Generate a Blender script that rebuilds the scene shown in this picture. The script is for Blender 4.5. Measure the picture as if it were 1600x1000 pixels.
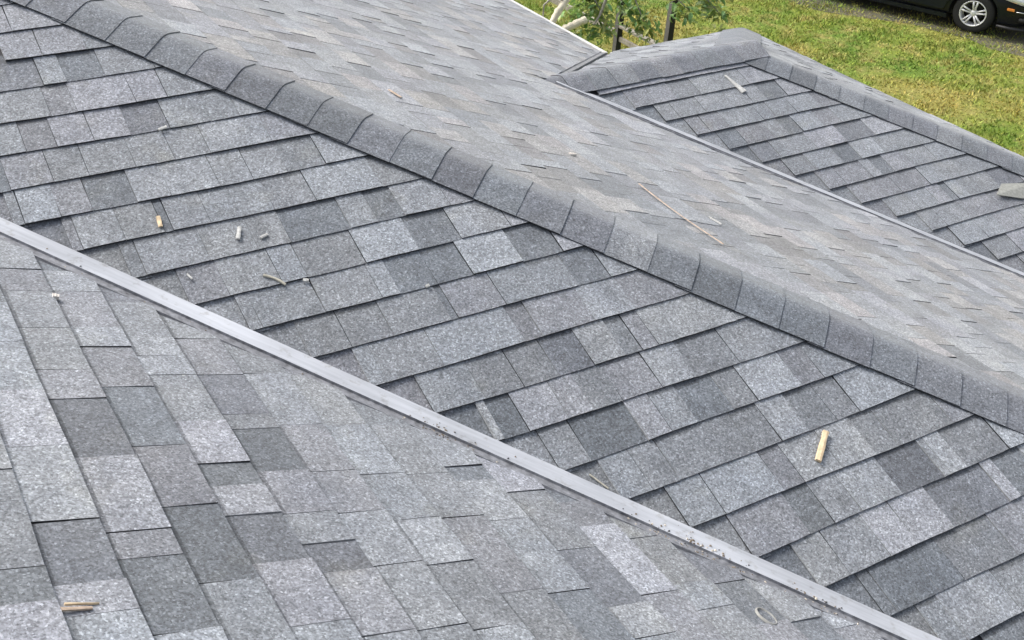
import bpy, bmesh, math, random
import numpy as np
from mathutils import Vector, Matrix

for o in list(bpy.data.objects):
    bpy.data.objects.remove(o)
scene = bpy.context.scene
COL = scene.collection
rad = math.radians

# ------------------------------------------------------------------ camera
CAM = Vector((-2.3625, -2.7424, 1.9644))
F_PX, YAW, PITCH, ROLL = 1863.5, 1.0670, 0.5192, 0.03134
PPX, PPY = -159.07, -120.79
fw = Vector((math.cos(PITCH)*math.cos(YAW), math.cos(PITCH)*math.sin(YAW), -math.sin(PITCH)))
r0 = Vector((math.sin(YAW), -math.cos(YAW), 0))
u0 = r0.cross(fw)
rt = r0*math.cos(ROLL) + u0*math.sin(ROLL)
up = u0*math.cos(ROLL) - r0*math.sin(ROLL)
cam_d = bpy.data.cameras.new('camera')
cam_d.sensor_width = 36.0
cam_d.lens = F_PX/1600*36
cam_d.shift_x = -PPX/1600
cam_d.shift_y = PPY/1600
cam_d.clip_start = 0.05
cam_d.clip_end = 2000
cam = bpy.data.objects.new('camera', cam_d)
COL.objects.link(cam)
cam.matrix_world = Matrix(((rt.x, up.x, -fw.x, CAM.x), (rt.y, up.y, -fw.y, CAM.y), (rt.z, up.z, -fw.z, CAM.z), (0, 0, 0, 1)))
scene.camera = cam

# ------------------------------------------------------------------ light: bright overcast, sun behind thin cloud ahead of the camera
SUN_AZ, SUN_EL = rad(117), rad(48)          # direction towards the sun, azimuth from +X
world = bpy.data.worlds.new('World')
scene.world = world
world.use_nodes = True
wn = world.node_tree
wn.nodes.clear()
sky = wn.nodes.new('ShaderNodeTexSky')
sky.sky_type = 'NISHITA'
sky.sun_disc = False
sky.sun_elevation = SUN_EL
sky.sun_rotation = math.pi/2 - SUN_AZ
sky.air_density = 1.0
sky.dust_density = 6.0
sky.ozone_density = 1.0
hsv = wn.nodes.new('ShaderNodeHueSaturation')
hsv.inputs['Saturation'].default_value = 0.5
bg = wn.nodes.new('ShaderNodeBackground')
bg.inputs['Strength'].default_value = 0.13
wo = wn.nodes.new('ShaderNodeOutputWorld')
wn.links.new(sky.outputs[0], hsv.inputs['Color'])
wn.links.new(hsv.outputs[0], bg.inputs['Color'])
wn.links.new(bg.outputs[0], wo.inputs['Surface'])
sun_d = bpy.data.lights.new('sun', 'SUN')
sun_d.energy = 1.3
sun_d.angle = rad(22)
sun_d.color = (1.0, 0.985, 0.96)
sun = bpy.data.objects.new('sun', sun_d)
COL.objects.link(sun)
sdir = Vector((math.cos(SUN_EL)*math.cos(SUN_AZ), math.cos(SUN_EL)*math.sin(SUN_AZ), math.sin(SUN_EL)))
sun.rotation_euler = sdir.to_track_quat('Z', 'Y').to_euler()
sun.location = (0, 0, 20)
vs = scene.view_settings
vs.view_transform = 'Standard'
vs.look = 'None'
vs.exposure = 0.97
vs.gamma = 1.0
vs.use_curve_mapping = False
scene.display_settings.display_device = 'sRGB'

B_TABS= {0:[(None,'l')],1:[(-1.757,'l'),(-1.482,'m')],2:[(None,'d'),(-1.666,'l'),(-1.589,'d'),(-1.46,'m')],3:[(None,'m'),(-1.68,'n'),(-1.595,'lp'),(-1.398,'lp'),(-1.29,'m')],4:[(None,'m'),(-1.794,'n'),(-1.698,'lp'),(-1.46,'dp'),(-1.328,'m'),(-1.083,'l')],5:[(None,'d'),(-1.878,'m'),(-1.747,'m'),(-1.487,'m'),(-1.237,'l'),(-1.021,'l')],6:[(-1.904,'m'),(-1.872,'l'),(-1.764,'m'),(-1.666,'d'),(-1.528,'l'),(-1.257,'m'),(-1.022,'n'),(-0.884,'l')],7:[(-1.767,'n'),(-1.736,'m'),(-1.606,'mw'),(-1.485,'d'),(-1.458,'m'),(-1.338,'m'),(-1.124,'m'),(-0.979,'l'),(-0.789,'l'),(-0.739,'n')],8:[(-1.633,'n'),(-1.588,'m'),(-1.389,'mw'),(-1.124,'d'),(-0.916,'m'),(-0.82,'d'),(-0.719,'l'),(-0.55,'m')],9:[(-1.503,'n'),(-1.38,'mw'),(-1.212,'l'),(-1.129,'n'),(-0.93,'L'),(-0.739,'d'),(-0.582,'l'),(-0.478,'m'),(-0.391,'l')],10:[(-1.369,'m'),(-1.329,'m'),(-1.128,'m'),(-0.938,'l'),(-0.876,'d'),(-0.614,'L'),(-0.426,'d'),(-0.27,'L')],11:[(-1.233,'n'),(-0.964,'m'),(-0.765,'d'),(-0.74,'m'),(-0.566,'m'),(-0.293,'d'),(-0.166,'m')],12:[(-1.108,'m'),(-1.056,'m'),(-0.866,'l'),(-0.686,'l'),(-0.578,'n'),(-0.512,'m'),(-0.313,'l'),(-0.157,'m')],13:[(-0.968,'m'),(-0.797,'n'),(-0.537,'d'),(-0.407,'lw'),(-0.288,'n'),(-0.223,'m'),(-0.16,'lw')],14:[(-0.837,'Lw'),(-0.809,'D'),(-0.724,'l'),(-0.498,'n'),(-0.389,'m'),(-0.239,'l'),(-0.106,'n'),(0.068,'m')],15:[(-0.702,'m'),(-0.595,'D'),(-0.39,'l'),(-0.3,'m'),(-0.2,'d'),(-0.056,'n'),(0.039,'L'),(0.22,'n'),(0.316,'m')],16:[(-0.576,'m'),(-0.469,'m'),(-0.199,'n'),(0.022,'l'),(0.134,'n'),(0.252,'n'),(0.348,'l')],17:[(-0.432,'l'),(-0.191,'l'),(-0.078,'n'),(0.003,'lw'),(0.293,'n'),(0.39,'n'),(0.633,'m')],18:[(-0.304,'m'),(-0.092,'dw'),(0.005,'m'),(0.115,'l'),(0.282,'D'),(0.462,'m'),(0.49,'L'),(0.559,'n'),(0.753,'L')],19:[(-0.17,'lw'),(-0.058,'m'),(0.101,'L'),(0.364,'d'),(0.612,'L'),(0.662,'d'),(0.79,'l')],20:[(-0.039,'d'),(0.003,'d'),(0.274,'n'),(0.499,'m'),(0.695,'n')],21:[(0.069,'n'),(0.148,'l'),(0.373,'m')],22:[(0.198,'d')]}
A_TABS= {0:[(None,'l'),(-0.173,'l'),(-0.39,'L'),(-0.615,'l'),(-0.866,'d'),(-1.048,'l'),(-1.133,'l')],1:[(None,'m'),(-0.08,'mw'),(-0.283,'m'),(-0.412,'D'),(-0.646,'l'),(-0.9,'n'),(-0.981,'D'),(-1.192,'l')],2:[(None,'m'),(-0.056,'l'),(-0.156,'n'),(-0.345,'d'),(-0.596,'np'),(-0.816,'D'),(-1.06,'m')],3:[(None,'m'),(-0.088,'l'),(-0.185,'l'),(-0.277,'m'),(-0.487,'Lp'),(-0.659,'D'),(-0.745,'l'),(-0.85,'D'),(-1.009,'lp'),(-1.197,'m')],4:[(None,'m'),(-0.072,'m'),(-0.258,'dp'),(-0.444,'n'),(-0.509,'D'),(-0.686,'mp'),(-0.845,'m'),(-0.949,'Dp'),(-1.047,'l'),(-1.238,'m')],5:[(None,'n'),(-0.236,'m'),(-0.483,'m'),(-0.684,'m'),(-0.844,'l'),(-1.029,'m'),(-1.231,'n')],6:[(None,'m'),(-0.225,'mw'),(-0.477,'l'),(-0.691,'m'),(-0.87,'l'),(-1.031,'n'),(-1.243,'m')],7:[(None,'n'),(-0.465,'m'),(-0.687,'m'),(-0.864,'n'),(-1.137,'n')],8:[(None,'l'),(-0.647,'d'),(-0.712,'l'),(-0.876,'m'),(-1.146,'d')]}
D_TABS= {0:[(1.751,'m'),(2.058,'n'),(2.228,'l'),(2.402,'m'),(2.599,'l')],1:[(1.873,'m'),(2.169,'m'),(2.521,'m'),(2.63,'d'),(2.791,'l')],2:[(1.998,'m'),(2.241,'m'),(2.496,'m'),(2.754,'l'),(2.948,'n')],3:[(2.126,'d'),(2.267,'n'),(2.468,'m'),(2.58,'dw'),(2.684,'l'),(2.855,'n'),(2.994,'m')],4:[(2.262,'d'),(2.405,'m'),(2.678,'lp'),(2.914,'d'),(3.137,'l')],5:[(2.392,'n'),(2.556,'l'),(2.768,'D'),(2.909,'l'),(3.022,'l'),(3.099,'m')],6:[(2.535,'m'),(2.871,'l'),(2.947,'d'),(3.049,'l'),(3.206,'m'),(3.402,'l')],7:[(2.658,'m'),(2.846,'n'),(3.204,'l'),(3.31,'m'),(3.497,'m')],8:[(2.803,'m'),(2.994,'m'),(3.148,'l'),(3.252,'d'),(3.305,'l'),(3.401,'m'),(3.656,'dp')],9:[(2.947,'m'),(3.271,'m'),(3.511,'n')],10:[(3.064,'l'),(3.419,'m')],11:[(3.195,'n')]}

# ------------------------------------------------------------------ helpers
rng = random.Random(7)

def mat(name):
    m = bpy.data.materials.new(name)
    m.use_nodes = True
    nt = m.node_tree
    b = nt.nodes['Principled BSDF']
    return m, nt, b

def node(nt, kind, **kw):
    n = nt.nodes.new(kind)
    for k, v in kw.items():
        if k in n.inputs:
            n.inputs[k].default_value = v
        else:
            setattr(n, k, v)
    return n

def ramp(nt, fac, stops, interp='LINEAR'):
    n = nt.nodes.new('ShaderNodeValToRGB')
    n.color_ramp.interpolation = interp
    els = n.color_ramp.elements
    while len(els) < len(stops):
        els.new(0.5)
    for e, (p, c) in zip(els, stops):
        e.position = p
        e.color = (c, c, c, 1) if isinstance(c, (int, float)) else (*c, 1)
    nt.links.new(fac, n.inputs['Fac'])
    return n.outputs['Color']

def mul(nt, a, b, mode='MULTIPLY', fac=1.0):
    n = nt.nodes.new('ShaderNodeMix')
    n.data_type = 'RGBA'
    n.blend_type = mode
    if hasattr(fac, 'links') or hasattr(fac, 'is_linked'):
        nt.links.new(fac, n.inputs[0])
    else:
        n.inputs[0].default_value = fac
    for s, v in ((n.inputs[6], a), (n.inputs[7], b)):
        if isinstance(v, tuple):
            s.default_value = (*v, 1)
        else:
            nt.links.new(v, s)
    return n.outputs[2]

def pos(nt):
    return nt.nodes.new('ShaderNodeNewGeometry').outputs['Position']

def noise(nt, scale, detail=2.0, rough=0.5, vec=None):
    n = node(nt, 'ShaderNodeTexNoise', Scale=scale, Detail=detail, Roughness=rough)
    nt.links.new(vec if vec is not None else pos(nt), n.inputs['Vector'])
    return n.outputs['Fac']

def plain(name, col, rough=0.6, metal=0.0, var=0.15, scale=40, spec=0.5, bump=0.0):
    m, nt, b = mat(name)
    f = noise(nt, scale, 4, 0.6)
    c = ramp(nt, f, [(0.3, tuple(x*(1-var) for x in col)), (0.7, tuple(min(1, x*(1+var)) for x in col))])
    nt.links.new(c, b.inputs['Base Color'])
    b.inputs['Roughness'].default_value = rough
    b.inputs['Metallic'].default_value = metal
    b.inputs['Specular IOR Level'].default_value = spec
    if bump:
        bp = node(nt, 'ShaderNodeBump', Strength=0.6, Distance=bump)
        nt.links.new(f, bp.inputs['Height'])
        nt.links.new(bp.outputs[0], b.inputs['Normal'])
    return m

# granule-coated asphalt: every tab carries its own blend colour in the 'tint' attribute
def granule(name):
    m, nt, b = mat(name)
    P = pos(nt)
    at = node(nt, 'ShaderNodeAttribute', attribute_name='tint')
    v = node(nt, 'ShaderNodeTexVoronoi', Scale=240.0)
    nt.links.new(P, v.inputs['Vector'])
    sep = nt.nodes.new('ShaderNodeSeparateColor')
    nt.links.new(v.outputs['Color'], sep.inputs[0])
    cell = ramp(nt, sep.outputs[0], [(0.0, 0.55), (0.22, 0.80), (0.55, 1.0), (0.85, 1.20), (0.96, 1.50), (1.0, 1.9)])
    g = ramp(nt, noise(nt, 105, 3, 0.6, P), [(0.3, 0.66), (0.7, 1.34)])
    blot = ramp(nt, noise(nt, 17, 6, 0.68, P), [(0.28, 0.75), (0.5, 1.0), (0.72, 1.20)])
    mid = ramp(nt, noise(nt, 7.5, 5, 0.62, P), [(0.3, (0.87, 0.88, 0.90)), (0.5, (1, 1, 1)), (0.7, (1.12, 1.11, 1.09))])
    scuff = ramp(nt, noise(nt, 38, 5, 0.7, P), [(0.60, 1.0), (0.70, 1.16)])
    big = ramp(nt, noise(nt, 2.2, 3, 0.55, P), [(0.35, (0.955, 0.96, 0.97)), (0.65, (1.035, 1.03, 1.02))])
    warm = ramp(nt, noise(nt, 5.5, 4, 0.6, P), [(0.60, (1, 1, 1)), (0.76, (1.05, 1.025, 0.95))])
    c = mul(nt, at.outputs['Color'], cell)
    c = mul(nt, c, g)
    c = mul(nt, c, blot)
    c = mul(nt, c, scuff)
    c = mul(nt, c, mid)
    c = mul(nt, c, big)
    c = mul(nt, c, warm)
    nt.links.new(c, b.inputs['Base Color'])
    b.inputs['Roughness'].default_value = 0.78
    b.inputs['Specular IOR Level'].default_value = 0.45
    b.inputs['Sheen Weight'].default_value = 0.22
    b.inputs['Sheen Roughness'].default_value = 0.45
    bp = node(nt, 'ShaderNodeBump', Strength=0.55, Distance=0.0016)
    nt.links.new(cell, bp.inputs['Height'])
    nt.links.new(bp.outputs[0], b.inputs['Normal'])
    return m

M_SH = granule('shingle_granules')
M_EDGE = plain('asphalt_edge', (0.022, 0.022, 0.025), 0.8, var=0.3, scale=200)
M_DUST = plain('dusty_shingle_edge', (0.26, 0.265, 0.275), 0.9, var=0.3, scale=150)
M_DECK = plain('roof_underlayment', (0.05, 0.05, 0.055), 0.9, scale=60)
M_WHITE = plain('white_paint', (0.52, 0.52, 0.49), 0.55, var=0.12, scale=30)
M_WALL = plain('wall_siding', (0.55, 0.54, 0.50), 0.7, var=0.08, scale=12)

def flashing_mat():
    m, nt, b = mat('painted_flashing_metal')
    P = pos(nt)
    st = node(nt, 'ShaderNodeMapping')
    nt.links.new(P, st.inputs['Vector'])
    st.inputs['Rotation'].default_value = (0, 0, rad(45))
    st2 = node(nt, 'ShaderNodeMapping')
    st2.inputs['Scale'].default_value = (3, 55, 8)
    nt.links.new(st.outputs[0], st2.inputs['Vector'])
    f = noise(nt, 1.0, 5, 0.65, st2.outputs[0])
    c = ramp(nt, f, [(0.25, (0.35, 0.365, 0.39)), (0.5, (0.45, 0.468, 0.50)), (0.75, (0.53, 0.548, 0.58))])
    d = ramp(nt, noise(nt, 22, 6, 0.7, P), [(0.56, (1, 1, 1)), (0.66, (0.72, 0.70, 0.66)), (0.78, (0.38, 0.35, 0.31))])
    c = mul(nt, c, d, fac=0.8)
    c = mul(nt, c, ramp(nt, noise(nt, 1.7, 4, 0.6, P), [(0.35, 0.80), (0.65, 1.08)]))
    nt.links.new(c, b.inputs['Base Color'])
    b.inputs['Metallic'].default_value = 0.15
    b.inputs['Roughness'].default_value = 0.42
    return m
M_FLASH = flashing_mat()
M_FLASHG = plain('weathered_flashing_edge', (0.20, 0.205, 0.22), 0.55, metal=0.2, var=0.45, scale=45)

def mesh_obj(name, verts, faces, mats, parent=None, fmat=None, tint=None, smooth=False, centre=True, collection=None):
    """one mesh object; its origin sits at the middle of its footprint"""
    V = np.array(verts, dtype=float)
    c = np.zeros(3)
    if centre:
        c = (V.min(0)+V.max(0))/2
        c[2] = V[:, 2].min()
        V = V - c
    me = bpy.data.meshes.new(name)
    me.from_pydata(V.tolist(), [], [list(f) for f in faces])
    for m in (mats if isinstance(mats, (list, tuple)) else [mats]):
        me.materials.append(m)
    if fmat is not None:
        me.polygons.foreach_set('material_index', fmat)
    if tint is not None:
        a = me.attributes.new('tint', 'FLOAT_COLOR', 'FACE')
        a.data.foreach_set('color', np.array(tint, dtype=np.float32).ravel())
    if smooth:
        me.polygons.foreach_set('use_smooth', [True]*len(me.polygons))
    me.update()
    o = bpy.data.objects.new(name, me)
    COL.objects.link(o)
    o.location = c
    if parent is not None:
        attach(o, parent)
    return o

def wpos(o):
    p = Vector(o.location)
    return p if o.parent is None else p + wpos(o.parent)

def attach(o, parent):
    o.location = Vector(o.location) - wpos(parent)
    o.parent = parent

def empty(name, loc):
    o = bpy.data.objects.new(name, None)
    o.empty_display_size = 0.2
    COL.objects.link(o)
    o.location = loc
    return o

def tag(o, label=None, cat=None, group=None, kind=None):
    if label: o['label'] = label
    if cat: o['category'] = cat
    if group: o['group'] = group
    if kind: o['kind'] = kind
    return o

def project(p):
    q = Vector(p) - CAM
    d = q.dot(fw)
    if d < 0.05:
        return None
    return (800+PPX+F_PX*q.dot(rt)/d, 500+PPY-F_PX*q.dot(up)/d, d)

def tube(path, radii, n=8, cap=True):
    """tapered tube along a polyline -> verts, faces"""
    V, Fc = [], []
    path = [Vector(p) for p in path]
    ref = Vector((0.31, 0.2, 0.93))
    for i, p in enumerate(path):
        t = (path[min(i+1, len(path)-1)] - path[max(i-1, 0)]).normalized()
        a = t.cross(ref).normalized()
        b = t.cross(a)
        for k in range(n):
            th = 2*math.pi*k/n
            V.append(p + (a*math.cos(th)+b*math.sin(th))*radii[i])
    for i in range(len(path)-1):
        for k in range(n):
            Fc.append((i*n+k, i*n+(k+1) % n, (i+1)*n+(k+1) % n, (i+1)*n+k))
    if cap:
        Fc.append(tuple(range(n-1, -1, -1)))
        Fc.append(tuple((len(path)-1)*n+k for k in range(n)))
    return V, Fc

def boxv(x0, x1, y0, y1, z0, z1):
    V = [(x, y, z) for z in (z0, z1) for y in (y0, y1) for x in (x0, x1)]
    Fc = [(0, 2, 3, 1), (4, 5, 7, 6), (0, 1, 5, 4), (2, 6, 7, 3), (0, 4, 6, 2), (1, 3, 7, 5)]
    return V, Fc

def merge(parts):
    V, Fc = [], []
    for v, f in parts:
        n = len(V)
        V += list(v)
        Fc += [tuple(i+n for i in q) for q in f]
    return V, Fc

# ------------------------------------------------------------------ roof geometry
S = 0.3978                       # rise per unit run
EXP = 0.143                      # exposure of a course, along the slope
EC = EXP/math.sqrt(1+S*S)        # the same, in plan
W = 1.3619                       # near valley:  x + y = -W
V2 = 3.8481                      # far valley:   x + y = V2
HIP2 = 5.178                     # far hip:      x + y = HIP2
YR = 2.434                       # ridge of the far wing
ZR = S*(YR-V2)
YB0, XA0, YD0 = 1.3338, -2.0247, 2.1314
GROUND = -4.3
XE = 3.004                       # eave of the middle slope

class Slope:
    def __init__(s, axis, sign, r0, off=0.0):
        s.axis, s.sign, s.r0, s.off = axis, sign, r0, off   # axis along which it rises
        n = Vector((-S*sign, 0, 1)) if axis == 'x' else Vector((0, -S*sign, 1))
        s.n = n.normalized()
    def r(s, x, y):
        return s.sign*(x if s.axis == 'x' else y)
    def xy(s, q, r):
        return (s.sign*r, q) if s.axis == 'x' else (q, s.sign*r)
    def pt(s, x, y, h=0.0):
        wv = 0.0022*math.sin(x*2.3+y*1.1) + 0.0016*math.sin(y*3.7-x*1.3+1.0)
        return Vector((x, y, S*(s.r(x, y)-s.r0)+s.off+wv)) + s.n*h

SL = {
    'A': Slope('x', -1, W),
    'B': Slope('y', 1, 0.0),
    'C': Slope('x', -1, 0.0, -0.012),
    'D': Slope('y', 1, V2),
    'E': Slope('y', -1, -(YR+ZR/S)),
    'F': Slope('x', -1, -(HIP2-V2)),
}

def clip(poly, a, b, c):
    """keep a*x + b*y <= c"""
    out = []
    for i in range(len(poly)):
        p, q = poly[i], poly[(i+1) % len(poly)]
        dp, dq = a*p[0]+b*p[1]-c, a*q[0]+b*q[1]-c
        if dp <= 0:
            out.append(p)
        if (dp < 0 < dq) or (dq < 0 < dp):
            t = dp/(dp-dq)
            out.append((p[0]+(q[0]-p[0])*t, p[1]+(q[1]-p[1])*t))
    return out

def clip_all(poly, planes):
    for a, b, c in planes:
        if len(poly) < 3:
            return []
        poly = clip(poly, a, b, c)
    return poly

TONES = {'D': 0.58, 'd': 0.70, 'n': 0.84, 'm': 0.99, 'l': 1.15, 'L': 1.30}
THICK = {'D': 0.0026, 'd': 0.0030, 'n': 0.0040, 'm': 0.0052, 'l': 0.0064, 'L': 0.0070}
HUES = [(0.915, 0.995, 1.07), (0.925, 0.995, 1.065), (0.93, 0.998, 1.06), (0.94, 0.99, 1.07)]
BASE = 0.200
def tint_of(code, r=rng):
    t = TONES[code[0]]*r.uniform(0.95, 1.05)*BASE
    if code.endswith('p'):
        h = (0.94, 0.982, 1.07)
    elif code.endswith('w'):
        h = (0.94, 1.0, 1.04)
    else:
        h = r.choice(HUES)
    if code[0] in 'Dd':
        h = (h[0]*0.97, h[1], h[2]*1.03)
    return (t*h[0], t*h[1], t*h[2]*1.02, 1.0)

def wiggle(q, rb):
    return 0.0020*math.sin(q*3.1+rb*17.0) + 0.0011*math.sin(q*8.3+rb*5.0)

LIFT = {'A': 0.0105, 'B': 0.0040, 'C': 0.0040, 'D': 0.0048, 'E': 0.004, 'F': 0.004}
def tab_mesh(sl, q0, q1, rb, planes, code, lift=0.0058, length=1.25, r=rng, drop=0.0):
    """a thin tapered slab: butt end raised on the course below, head end tucked under the next one"""
    j = lambda a: r.uniform(-a, a)
    gap = 0.0005
    q0, q1 = q0+gap+r.uniform(0, 0.0007), q1-gap-r.uniform(0, 0.0004)
    nseg = max(2, int((q1-q0)/0.045))
    sk = j(0.0025)
    low = [(q0+(q1-q0)*i/nseg, rb+wiggle(q0+(q1-q0)*i/nseg, rb)+j(0.0009)) for i in range(nseg+1)]
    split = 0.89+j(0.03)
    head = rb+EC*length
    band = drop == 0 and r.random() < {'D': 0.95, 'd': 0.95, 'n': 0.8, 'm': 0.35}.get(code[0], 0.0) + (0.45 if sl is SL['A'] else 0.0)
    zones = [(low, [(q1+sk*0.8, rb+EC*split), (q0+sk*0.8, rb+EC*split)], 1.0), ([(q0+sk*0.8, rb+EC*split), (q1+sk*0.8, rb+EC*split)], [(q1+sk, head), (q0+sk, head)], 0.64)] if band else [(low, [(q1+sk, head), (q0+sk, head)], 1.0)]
    th = THICK[code[0]]*r.uniform(0.9, 1.12)*(0.65 if sl is SL['C'] else 1.0)
    tilt = j(0.0016)
    qm = (q0+q1)/2
    dusty = r.random() < 0.4
    V, Fc, fm, dk, tot = [], [], [], [], 0.0
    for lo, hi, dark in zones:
        poly = clip_all([sl.xy(q, rv) for q, rv in lo+hi], planes)
        if len(poly) < 3:
            continue
        ar = sum(poly[i][0]*poly[(i+1) % len(poly)][1]-poly[(i+1) % len(poly)][0]*poly[i][1] for i in range(len(poly)))/2
        if abs(ar) < 4e-5:
            continue
        if ar < 0:
            poly = poly[::-1]
        tot += abs(ar)
        n, b0 = len(poly), len(V)
        for lay in (0, 1):
            for x, y in poly:
                t = (sl.r(x, y)-rb)/EC
                q = y if sl.axis == 'x' else x
                hb = lift*(1-t) - 0.0115 - drop
                h = hb + (th*(1-0.4*max(0, min(1, t))) if lay else 0) + tilt*(q-qm)/max(0.05, q1-q0)*(1-t)
                V.append(sl.pt(x, y, h))
        Fc += [tuple(b0+i for i in range(n-1, -1, -1)), tuple(b0+n+i for i in range(n))]
        fm += [1, 0]
        for i in range(n):
            k = (i+1) % n
            Fc.append((b0+i, b0+k, b0+n+k, b0+n+i))
            d1 = abs(sl.r(*poly[i])-sl.r(*poly[k]))
            d2 = math.hypot(poly[i][0]-poly[k][0], poly[i][1]-poly[k][1])
            fm.append(2 if dusty and d1 > 0.8*d2 else 1)
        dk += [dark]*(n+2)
    if tot < 1e-4:
        return None
    return V, Fc, fm, tot, dk

def spread(q0, q1, r, widths=(0.07, 0.10, 0.13, 0.16, 0.20, 0.25)):
    """random run of tabs between two places on a course"""
    out, q, last = [], q0, 'm'
    while q < q1-1e-6:
        w = r.choice(widths)*r.uniform(0.9, 1.1)
        e = q+w
        if q1-e < 0.05:
            e = q1
        c = r.choice('Dddnnmmmmlll L'.replace(' ', ''))
        if c == last:
            c = r.choice('dnml')
        last = c
        out.append((q, e, c + r.choice(('', '', '', 'p', 'w'))))
        q = e
    return out

TABS = []        # (slope key, mesh data, tint)
def lay(key, q0, q1, rb, planes, code, r=rng, **kw):
    cuts = [q0, q1]
    if q1-q0 > (0.30 if key == 'A' else 0.22):
        cuts = [q0, q0+(q1-q0)*r.uniform(0.35, 0.65), q1]
    t0 = tint_of(code, r)
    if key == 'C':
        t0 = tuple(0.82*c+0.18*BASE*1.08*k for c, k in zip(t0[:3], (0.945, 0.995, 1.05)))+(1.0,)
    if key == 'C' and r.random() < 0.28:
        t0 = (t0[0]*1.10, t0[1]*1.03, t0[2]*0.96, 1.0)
    for a, e in zip(cuts, cuts[1:]):
        f = r.uniform(0.95, 1.05)
        m = tab_mesh(SL[key], a, e, rb, planes, code, lift=LIFT[key], r=r, **kw)
        if m:
            TABS.append((key, m, tuple(c*f for c in t0[:3])+(1.0,)))
UNDER = []       # valley underlay pieces

UVW = 0.181      # plan distance (x+y) from valley line to the trimmed edge on the A / C side
# B: courses run along x
rB = random.Random(11)
PB = [(1, 1, -0.035), (-1, -1, W-0.004), (0, -1, 3.7), (0, 1, 3.6)]
for k in range(-18, 39):
    y = YB0-k*EC
    lst = B_TABS.get(k)
    hipx = -y+0.1
    valx = -W-y
    if lst is None:
        left = valx + 0.012
        runs = spread(left, hipx, rB)
        endx = left
    else:
        runs = []
        endx = lst[0][0] if lst[0][0] is not None else valx+0.012
        for i, (q, c) in enumerate(lst):
            q0 = q
            q1 = lst[i+1][0] if i+1 < len(lst) else None
            if q0 is None:
                runs += spread(valx+0.012, q1 - 0.18 if q1 else -1.7, rB)
                q0 = runs[-1][1] if runs else valx+0.012
                if q1 is None:
                    q1 = hipx
            if q1 is None:
                if k >= 19:
                    runs.append((q0, q0+0.2, c))
                    runs += spread(q0+0.2, hipx, rB)
                    continue
                q1 = hipx
            runs.append((q0, q1, c))
    for q0, q1, c in runs:
        lay('B', q0, q1, y, PB, c, rB)
    UNDER.append(('B', valx-EC-0.10, endx+0.06, y, [(-1, -1, W-0.002), (0, -1, 3.7), (0, 1, 3.6)], rB.choice(('n', 'm', 'd', 'nw', 'np'))))

# A: courses run along y, falling towards +x
rA = random.Random(23)
PA = [(1, 1, -W-UVW), (1, 0, 2.3), (0, -1, 5.5)]
for j in range(-22, 27):
    x = XA0+j*EC
    far = -W-UVW-x+EC*1.3
    lst = A_TABS.get(j)
    if lst is None:
        runs = spread(-5.5, far, rA, (0.10, 0.16, 0.20, 0.24, 0.28))
    else:
        runs = []
        for i, (q, c) in enumerate(lst):
            hi = far if q is None else q
            lo = lst[i+1][0] if i+1 < len(lst) else hi-0.22
            if q is None and hi-lo > 0.3:
                runs += spread(lo+0.2, hi, rA)
                hi = lo+0.2
            runs.append((lo, hi, c))
        runs += spread(-5.5, runs[-1][0], rA)
    PAj = [(1, 1, -W-UVW+rA.uniform(-0.010, 0.012))] + PA[1:]
    for q0, q1, c in runs:
        lay('A', q0, q1, -x, PAj, c, rA)

# C: seen at a grazing angle, courses along y
rC = random.Random(31)
PC1 = [(-1, -1, -0.035), (1, 1, V2-UVW), (1, 0, 3.9), (0, 1, YR)]
PC2 = [(-1, -1, -0.035), (1, 0, XE), (0, -1, -YR), (1, -1, -(YR+ZR/S)-0.06)]
nC = int((XE+4.2)/EC)
for j in range(-6, nC):
    x = XE-j*EC
    lo, hi = max(-x-0.2, -3.9), min(V2-UVW-x+0.3, YR)
    if hi > lo:
        for q0, q1, c in spread(lo, hi, rC):
            lay('C', q0, q1, -x, PC1, c, rC)
    if j >= 0:
        lo = max(YR, x+(YR+ZR/S)+0.06-0.2, -x-0.2)
        for q0, q1, c in spread(lo, 8.0, rC):
            lay('C', q0, q1, -x, PC2, c, rC)

# D: far wing, courses along x
rD = random.Random(41)
PD = [(-1, -1, -V2-0.004), (1, 1, HIP2-0.03), (0, 1, YR-0.02), (0, -1, -0.06), (1, 0, 4.32)]
for k in range(-2, 16):
    y = YD0-k*EC
    valx, hipx = V2-y, HIP2-y+0.1
    lst = D_TABS.get(k)
    if k < 0:
        runs, endx = [(valx+0.01, hipx-0.6, 'Lp'), (hipx-0.6, hipx, 'lp')], valx
    elif lst is None:
        runs, endx = spread(valx+0.03, hipx, rD), valx+0.03
    else:
        endx = lst[0][0]
        runs = [(q, lst[i+1][0] if i+1 < len(lst) else (hipx if k < 8 else q+0.2), c) for i, (q, c) in enumerate(lst)]
        if runs[-1][1] < hipx-0.01:
            runs += spread(runs[-1][1], hipx, rD)
    for q0, q1, c in runs:
        lay('D', q0, q1, y, PD, c, rD)
    if k >= 0:
        UNDER.append(('D', valx-EC-0.10, endx+0.06, y, [(-1, -1, -V2), (0, -1, -0.06), (0, 1, YR-0.05)], rD.choice(('n', 'm', 'n', 'd'))))

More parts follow.
